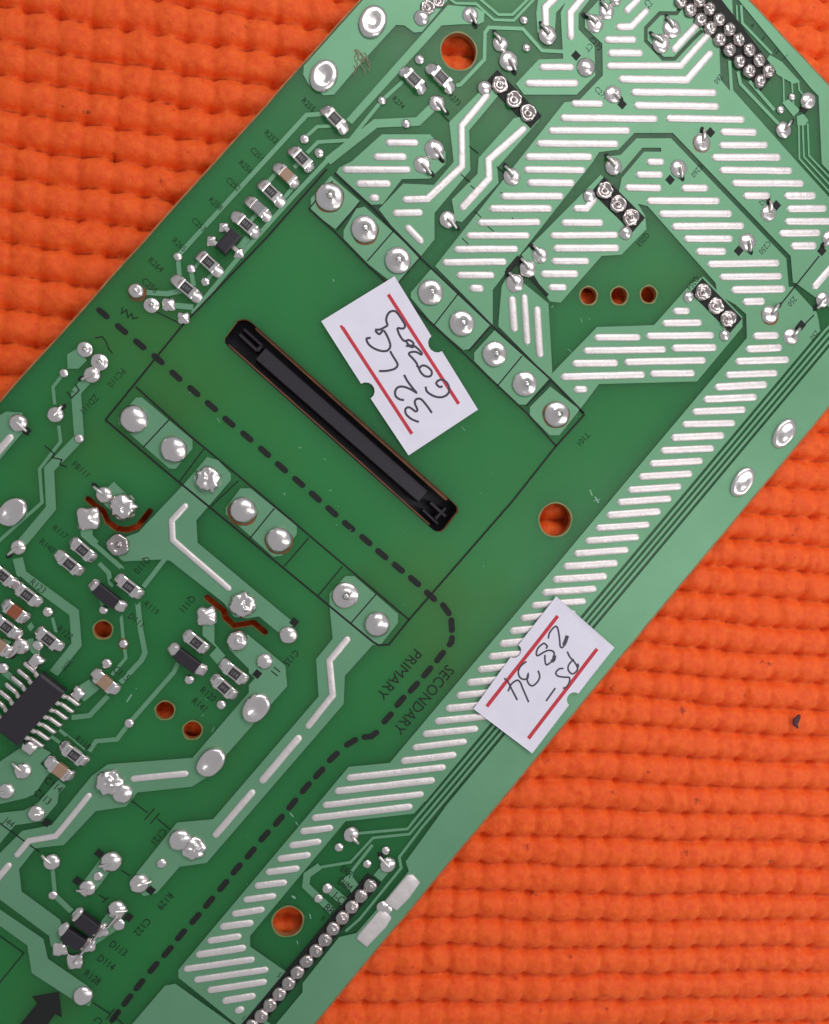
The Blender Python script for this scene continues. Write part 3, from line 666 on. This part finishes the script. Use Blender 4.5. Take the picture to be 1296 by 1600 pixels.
# black ink spot under the three joints of the centre
printed('printed_block', [(stroke_poly([(806,408),(856,462)], 5), 1), (stroke_poly([(793,424),(812,402)], 9), 1)])
for x, y, r in ((205,690,0),): pass
TXT = [("R117",80,826,'B',11),("R140",60,848,'B',11),("R123",45,911,'B',11.5),("R119",223,945,'B',11),("D111",199,964,'B',11),("R122",88,984,'B',11),("C115",175,1047,'B',11.5),
 ("R118",116,1156,'B',11),("R120",311,1080,'B',11.5),("R141",298,1097,'B',11.5),("C114",68,1221,'B',12),("C113",51,1240,'B',12),("J44",5,1284,'B',11),("R128",129,1523,'B',12),
 ("D114",150,1499,'B',12),("D113",169,1477,'B',12),("FB111",111,727,'B',11),("BRI",504,1420,'B',13),("I-C",518,1402,'B',13),("DIM",526,1379,'B',12),("ERR",530,1359,'B',11),
 ("R264",230,408,'B',11),("C256",220,440,'B',11),("R265",268,377,'B',10),("C253",298,345,'B',10),("R258",325,313,'B',10),("C252",352,282,'B',10),("R256",372,255,'B',10),("C251",390,235,'B',10),("R252",412,208,'B',10),
 ("R255",470,158,'B',10),("R274",612,155,'B',9),("R273",700,150,'B',9),("PC110",190,574,'A',11),("ZD111",148,615,'A',11),("Q110",229,868,'A',11.5),("Q111",299,929,'A',11.5),
 ("C125",461,1014,'A',11),("C121",254,1293,'A',11.5),("R129",264,1393,'A',12),("C122",229,1433,'A',12),("CY",153,1587,'A',13),("T101",916,674,'A',10),("R252",1199,300,'A',9),("C250",1200,375,'A',9),("C260",1094,255,'A',9),
 ("250",1275,515,'A',9),("250",1240,462,'A',9),("Q253",1010,362,'A',9),("Q254",1088,430,'A',9),("C270",920,62,'B',9),("C271",928,140,'B',9),("C2",1005,4,'B',10),("260",1125,115,'A',9),
 ("2200",108,1030,'A',8),("CT",922,66,'A',9),("A",1172,40,'B',7),("S",1190,60,'B',7),("12",1208,78,'B',8),("J",1225,90,'B',8),("5",432,1525,'B',9),("9",500,1437,'B',9),("1",376,1592,'B',9),
 ("PRIMARY",649,1012,'A',17.5),("SECONDARY",699,1037,'A',18.5)]
def text_mesh(t, size):
    cu_ = bpy.data.curves.new('legend', 'FONT'); cu_.body = t; cu_.size = size; cu_.extrude = 0.0006; cu_.offset = 0.0 if size > 0.145 else -0.001; cu_.resolution_u = 2
    o = bpy.data.objects.new('tmp', cu_); col.objects.link(o)
    dg = bpy.context.evaluated_depsgraph_get(); me = bpy.data.meshes.new_from_object(o.evaluated_get(dg))
    col.objects.unlink(o); bpy.data.objects.remove(o); bpy.data.curves.remove(cu_); return me
for t, x, y, k, h in TXT:
    s = S(x, y); me = text_mesh(t, h*s*1.37)
    vv = np.zeros(len(me.vertices)*3); me.vertices.foreach_get('co', vv)
    if t in ('PRIMARY', 'SECONDARY'):
        want = (P2(649,1012)-P2(588,1083)).length if t == 'PRIMARY' else (P2(699,1037)-P2(617,1140)).length
        fx = want/(vv[0::3].max()-vv[0::3].min())
    else: fx = 0.86
    vv[0::3] *= fx; me.vertices.foreach_set('co', vv); me.update()
    me.name = 'printed_text'; me.materials.clear()
    o = link('printed_text', me, board, M['silk']); p = P(x, y, 0)
    o.location = (p.x, p.y, ZS-0.0002); o.rotation_euler = (0, 0, (AXA if k == 'A' else AXB))

# light scuffs and a smear of dried flux
for x0, y0, x1, y1, ww in ((922,765,926,775,2),(930,776,936,786,2.5),(928,783,938,780,1.2),(186,504,0,0,0),(521,436,522,440,1.5),(453,1270,459,1277,1.6),(462,1284,466,1290,1.2),(456,1400,462,1404,3),(484,1428,486,1436,1.4),(464,1470,466,1476,1.2),(478,1480,480,1488,1.2),(206,1085,198,1097,2.2),(444,770,445,774,1.5)):
    if ww:
        vs, fs = sweep(wpts([(x0, y0), (x1, y1)]), half(ww*S(x0, y0), 0.002), 0.0015)
        link('scuff', mesh_from('scuff', vs, fs, M['scratch']), board)
rg = random.Random(3)
for k in range(70):
    x, y = rg.choice(((300,600),(450,620),(760,700),(560,760),(900,560),(700,860),(330,400),(1150,900),(1000,1060),(880,1180),(300,1100),(420,1300))); x += rg.uniform(-90, 90); y += rg.uniform(-90, 90)
    if 0 < ((x-563)*1.113+y) < 300: continue
    a = rg.uniform(0, 6.28); l = rg.choice((1, 1.5, 2, 5, 9)); 
    inside = (y > -1.113*(x-563)+40) and (y < 636-1.2*(x-1296)-40) and not (340 < x < 730 and abs((y-505)-(x-375)*0.87) < 60)
    if not inside: continue
    vs, fs = sweep(wpts([(x, y), (x+l*math.cos(a), y+l*math.sin(a))]), half((0.8 if l > 3 else 1.3)*S(x, y), 0.002), ZC)
    link('dust_speck', mesh_from('dust_speck', vs, fs, M['scratch']), board)
for k in range(16):
    a = random.uniform(-0.6, 0.6); x = 562+random.uniform(-10, 12); y = 88+random.uniform(-12, 14); l = random.uniform(8, 18)
    pts = [(x, y), (x+l*0.3+a*3, y+l*0.5), (x+l*0.2+a*8, y+l)]
    vs, fs = sweep(wpts(pts), half(2.0*S(x, y), 0.002), ZC)
    link('flux_streak', mesh_from('flux_streak', vs, fs, M['flux']), board)

# ------------------------------------------------------------ transformer bobbin seen through the long slot
tb = empty('transformer'); tb.parent = board
def inset_poly(pts, zz): return [P2(x, y, zz) for x, y in pts]
ctr = P2(534, 664)
def slab(name, pts, z0, z1, m, parent):
    q = [P2(x, y, 0) for x, y in pts]
    vc_, tr_, _ = paint([(q, 1)]); vs, fs, _w = extrude_faces(vc_, tr_, z0, z1)
    return link(name, mesh_from(name, vs, fs, m), parent)
def rib(name, x0, y0, x1, y1, wd, z0, z1, ends=True):
    q = [P2(x0, y0), P2(x1, y1)]
    vs, fs = sweep(q, [(-wd/2, z0-z1), (-wd/2, -0.015), (-wd/2+0.015, 0), (wd/2-0.015, 0), (wd/2, -0.015), (wd/2, z0-z1)], z1, rnd=False)
    return link(name, mesh_from(name, vs, fs, M['plastic']), tb)
rib('bobbin', 352, 506, 716, 824, 0.80, -0.72, -0.46)
rib('core_bar', 408, 551, 664, 776, 0.245, -0.5, -0.14)
M['lip'] = varied('charred_cut_laminate', (0.075, 0.024, 0.006), (0.17, 0.06, 0.012), 5, 0.6)
for pts, wd in (([(400,511),(470,574),(560,655),(640,727),(700,781)], 5.5), ([(357,538),(440,612),(560,719),(672,820)], 2.5)):
    q = wpts(pts); vs, fs = sweep(q, [(-wd*0.005, -0.07), (-wd*0.005, 0), (wd*0.005, 0), (wd*0.005, -0.07)], -0.03)
    link('cut_lip', mesh_from('cut_lip', vs, fs, M['lip']), board)
rib('clip', 374, 520, 402, 546, 0.06, -0.4, -0.16); rib('clip', 381, 512, 410, 538, 0.05, -0.4, -0.13); rib('clip', 402, 546, 410, 537, 0.06, -0.4, -0.15)
rib('clip', 676, 786, 700, 808, 0.06, -0.4, -0.16); rib('clip', 664, 798, 688, 820, 0.05, -0.4, -0.17); rib('clip', 684, 812, 700, 795, 0.05, -0.4, -0.15)

# ------------------------------------------------------------ hand-written paper stickers
def catmull(pts, n=6):
    p = [Vector(q) for q in pts]; p = [p[0]*2-p[1]]+p+[p[-1]*2-p[-2]]; out = []
    for i in range(1, len(p)-2):
        for k in range(n):
            t = k/n
            out.append(0.5*((2*p[i])+(-p[i-1]+p[i+1])*t+(2*p[i-1]-5*p[i]+4*p[i+1]-p[i+2])*t*t+(-p[i-1]+3*p[i]-3*p[i+1]+p[i+2])*t**3))
    out.append(p[-2]); return out
def sticker(label, outline, z0, reds, redw, strokes, ox, oy, k, inkw):
    root = empty('paper_sticker', (0, 0, 0), label=label, category='sticker')
    root['group'] = 'hand-written paper stickers on the board'
    q = [P2(x, y, z0) for x, y in outline]
    c = sum(q, Vector((0, 0)))/len(q); rmax = max((p-c).length for p in q)
    root.location = (c.x, c.y, z0)
    zf = lambda x, y: z0 + 0.012*noise.noise(Vector((x*1.3, y*1.3, 3))) + 0.03*max(0, ((Vector((x, y))-c).length/rmax)-0.80)*5*0.5
    # triangulate with inner points so the paper can bend
    vsx = list(q); ne = len(q); n = 14
    xs = [p.x for p in q]; ys = [p.y for p in q]
    for i in range(n):
        for j in range(n):
            vsx.append(Vector((min(xs)+(max(xs)-min(xs))*(i+.5)/n, min(ys)+(max(ys)-min(ys))*(j+.5)/n)))
    vc_, ed, fc, ov, oe, of = delaunay_2d_cdt(vsx, [], [list(range(ne))], 1, 1e-5)
    vs, fs, wl = extrude_faces(vc_, [f for f in fc], 0, 1)
    vs = [(x, y, zf(x, y)+(0.0 if z > 0.5 else -0.012)) for x, y, z in vs]
    inv = Vector((c.x, c.y, z0))
    def add(name, vs, fs, m, smooth=False):
        return link(name, mesh_from(name, [(a-inv.x, b2-inv.y, d-inv.z) for a, b2, d in vs], fs, m, smooth), root)
    add('paper', vs, fs, M['paper'], False)
    for pts in reds:
        a, b2 = Vector(pts[0]), Vector(pts[1]); pp = [a.lerp(b2, t/16) for t in range(17)]
        w0 = wpts([tuple(p) for p in pp], z0)
        v, f = sweep(w0, [(-redw*S(*pts[0])/2, 0), (0, 0.0012), (redw*S(*pts[0])/2, 0)], 0, rnd=False, zf=lambda x, y: zf(x, y)+0.0016)
        add('printed_red_line', v, f, M['red'])
    for st in strokes:
        wd = inkw; 
        if isinstance(st[0], (int, float)): wd = st[0]; st = st[1]
        pp = catmull([(ox+x*k, oy+y*k) for x, y in st]) if len(st) > 2 else [Vector((ox+x*k, oy+y*k)) for x, y in st]
        w0 = wpts([tuple(p) for p in pp], z0)
        ww = wd*S(ox, oy)
        v, f = sweep(w0, [(-ww/2, 0), (-ww/4, 0.0012), (ww/4, 0.0012), (ww/2, 0)], 0, rnd=False, zf=lambda x, y: zf(x, y)+0.0034)
        add('handwriting', v, f, M['ink'])
    return root
k1 = 300/1296
def arc(c0, c1, bul, n=7):
    """half-round notch from c0 to c1, bulging by bul (towards the left of c0->c1)"""
    a, b2 = Vector(c0), Vector(c1); m_ = (a+b2)/2; d = (b2-a)/2; nrm = Vector((-d.y, d.x))*bul
    return [tuple(m_-d*math.cos(math.pi*t/n)+nrm*math.sin(math.pi*t/n)) for t in range(1, n)]
out1 = [(616.6,431.6),(674.5,525)] + arc((674.5,525), (691,548.5), 0.9) + [(691,548.5),(747,640),(638.6,711.5),(579.5,622.6)] + arc((579.5,622.6), (564.5,599.4), 1.0) + [(564.5,599.4),(502,502)]
sticker('larger white paper sticker between two red lines, handwritten 32 LG, beside the long black slot', out1, 0.035,
  [((607,460),(717,631)), ((533,508),(644,678))], 5.6,
  [[(755,1033),(735,1027),(700,1010),(668,978),(666,945),(692,935),(735,965)],[(735,965),(745,950),(728,905),(738,880),(770,880),(810,925),(843,972)],
   [(655,715),(680,760),(718,810),(738,835),(700,813),(650,795),(613,800),(595,828),(600,860),(625,880),(655,886)],
   [(487,690),(540,688),(590,675),(612,650),(600,620),(578,585),(562,555)],
   [(430,465),(402,472),(418,510),(460,540),(510,555),(548,548),(563,515),(545,460),(520,415)],[(460,410),(495,408),(545,382)],[(460,415),(488,440),(515,410)],
   [(545,382),(535,340),(552,297),(585,283),(610,298),(640,340),(662,380),(650,402),(610,398)],
   [(608,400),(625,445),(655,485),(690,480),(718,500),(715,528),(685,520),(668,520)],
   [(665,482),(690,515),(725,520),(770,560),(772,578),(735,560),(698,563),(690,578),(718,608),(742,640),(745,662)],
   [(748,655),(770,700),(800,725),(835,722),(842,692),(815,662),(782,652),(758,668)],
   [(800,795),(812,830),(860,860),(910,866),(950,845),(960,808),(945,770),(915,748),(885,755),(873,775),(895,797),(915,793)]],
  480, 420, k1, 3.5)
k2 = 220/1296
out2 = [(869,931.7),(960,1011.5),(904,1083.7)] + arc((904,1083.7), (889.4,1101.5), 0.9) + [(889.4,1101.5),(831.7,1177),(740,1107.5),(798.6,1026.8)] + arc((798.6,1026.8), (810.5,1008), 0.9) + [(810.5,1008)]
sticker('smaller white paper sticker near the board edge, handwritten PS 2834, across the diagonal strips', out2, 0.062,
  [((872,962.5),(761,1104)), ((933.5,1014),(826,1154))], 5.8,
  [[(690,400),(700,350),(738,300),(768,290),(785,340),(795,420),(800,470),(820,482),(842,450)],(6,[(832,460),(850,420),(865,372)]),
   [(650,440),(600,480),(580,530),(592,557),(640,530),(690,508),(738,520),(747,560)],(6,[(747,555),(742,590),(722,612)]),[(722,612),(675,642),(660,600),(660,550)],[(650,440),(680,468),(668,492)],
   [(490,610),(440,650),(415,700),(425,750),(460,775),(500,765),(505,725),(495,770),(510,815),(545,835),(590,800),(612,750),(597,695)],
   [(285,765),(320,800),(350,860),(405,965)],[(320,885),(350,820),(400,785),(430,800),(460,870),(510,985)],
   [(865,520),(890,570),(935,620),(962,672)],[(925,590),(880,640),(875,690),(910,725),(950,700),(967,650),(960,630)],
   [(830,675),(790,680),(760,715),(780,745),(840,755),(885,760),(880,810),(850,850),(825,855)],[(755,855),(670,975)]],
  740, 930, k2, 2.7)

# ------------------------------------------------------------ orange mat
ZM = -0.20
pu, pv, am = 0.445, 0.478, R_(-5.0)
x0, x1, y0, y1, st = -10.5, 11.0, -11.0, 11.0, 0.038
nx, ny = int((x1-x0)/st), int((y1-y0)/st)
X, Y = np.meshgrid(np.linspace(x0, x1, nx), np.linspace(y0, y1, ny))
def vnoise(X, Y, f, seed):
    """smooth value noise on a lattice"""
    rs = np.random.RandomState(seed); G = rs.rand(256, 256)*2-1
    a, b2 = X*f+100, Y*f+100; i, j = np.floor(a).astype(int), np.floor(b2).astype(int); u, v = a-i, b2-j
    u = u*u*(3-2*u); v = v*v*(3-2*v); g = lambda p, q: G[p % 256, q % 256]
    return (g(i, j)*(1-u)+g(i+1, j)*u)*(1-v)+(g(i, j+1)*(1-u)+g(i+1, j+1)*u)*v
U = X*math.cos(am)+Y*math.sin(am); V = -X*math.sin(am)+Y*math.cos(am)
P0 = P2(928, 1224, ZM); u0 = P0.x*math.cos(am)+P0.y*math.sin(am); v0 = -P0.x*math.sin(am)+P0.y*math.cos(am)
U = U-u0+0.07*vnoise(X, Y, 0.35, 1)+0.035*vnoise(X, Y, 1.3, 2); V = V-v0+0.07*vnoise(X, Y, 0.3, 3)+0.03*vnoise(X, Y, 1.5, 4)
fu, fv = U/pu, V/pv
U += 0.0
iu, iv = np.floor(fu), np.floor(fv); cu_, cv = (fu-iu)*2-1, (fv-iv)*2-1
G = np.random.RandomState(11).rand(128, 128)
hc = G[(iu.astype(int)) % 128, (iv.astype(int)) % 128]
row = np.clip(1-np.abs(cv)**2.3-0.30*np.abs(cu_)**2.2, 0, 1)**0.5
H = 0.205*row+0.03*(hc-0.5)*row
H -= 0.03*np.exp(-((1-np.abs(cu_))**2+(1-np.abs(cv))**2)/0.06)
H += 0.024*vnoise(X, Y, 5, 5)+0.016*vnoise(X, Y, 13, 6)+0.05*vnoise(X, Y, 0.25, 8)
# a few torn pits
rs = np.random.RandomState(5)
for _ in range(150):
    a, b2, r = rs.uniform(x0, x1), rs.uniform(y0, y1), rs.uniform(0.03, 0.09)
    H -= 0.05*np.exp(-(((X-a)/r)**2+((Y-b2)/(r*0.6))**2))
# the transformer hanging under the board presses the mat down
a0, a1 = P2(352, 506), P2(716, 824); dd = a1-a0; tt = np.clip(((X-a0.x)*dd.x+(Y-a0.y)*dd.y)/dd.length_squared, 0, 1)
ds = np.hypot(X-a0.x-tt*dd.x, Y-a0.y-tt*dd.y)
H -= 0.55*np.clip(1.35-ds/0.8, 0, 1)
H -= 0.010*np.abs(cu_)**6
Z = ZM-0.2+H
co = np.stack([X, Y, Z], -1).reshape(-1, 3)
idx = np.arange(nx*ny).reshape(ny, nx)
quads = np.stack([idx[:-1, :-1], idx[:-1, 1:], idx[1:, 1:], idx[1:, :-1]], -1).reshape(-1, 4)
# closed underside
k = len(co); zb = ZM-0.75
co = np.vstack([co, [[x0, y0, zb], [x1, y0, zb], [x1, y1, zb], [x0, y1, zb]]])
me = bpy.data.meshes.new('rubber_mat')
fl = [list(map(int, q)) for q in quads]
fl += [list(map(int, idx[0, ::-1]))+[k, k+1], list(map(int, idx[-1, :]))+[k+2, k+3], list(map(int, idx[:, 0]))+[k+3, k], list(map(int, idx[::-1, -1]))+[k+1, k+2], [k+3, k+2, k+1, k]]
me.from_pydata([tuple(c) for c in co.tolist()], [], fl); me.materials.append(M['mat'])
me.polygons.foreach_set('use_smooth', [True]*len(quads)+[False]*5); me.update()
mt = link('rubber_mat', me); mt['label'] = 'orange ribbed rubber mat with rows of soft bumps under the circuit board'; mt['category'] = 'mat'
# speck of dirt on the mat
p = P(1242, 1128, ZM); vs, fs = [], []
for i, (a, b2, r) in enumerate(((0.05, -0.14, 0.03), (0.0, -0.06, 0.075), (-0.02, 0.03, 0.05), (0.03, 0.10, 0.02))):
    for j in range(8):
        t = 2*math.pi*j/8; vs.append((p.x+a+math.cos(t)*r, p.y-b2, ZM+0.055+math.sin(t)*r*0.4))
for i in range(3):
    for j in range(8): fs.append([i*8+j, i*8+(j+1) % 8, i*8+8+(j+1) % 8, i*8+8+j])
fs += [list(range(8)), list(range(24, 32))]
dk = mat('dark_lint', (0.09, 0.03, 0.035), 0.9)
o = link('dirt_speck', mesh_from('dirt_speck', vs, fs, dk, True)); o['label'] = 'small dark dirt speck lying on the orange mat near the right border'; o['category'] = 'dirt'
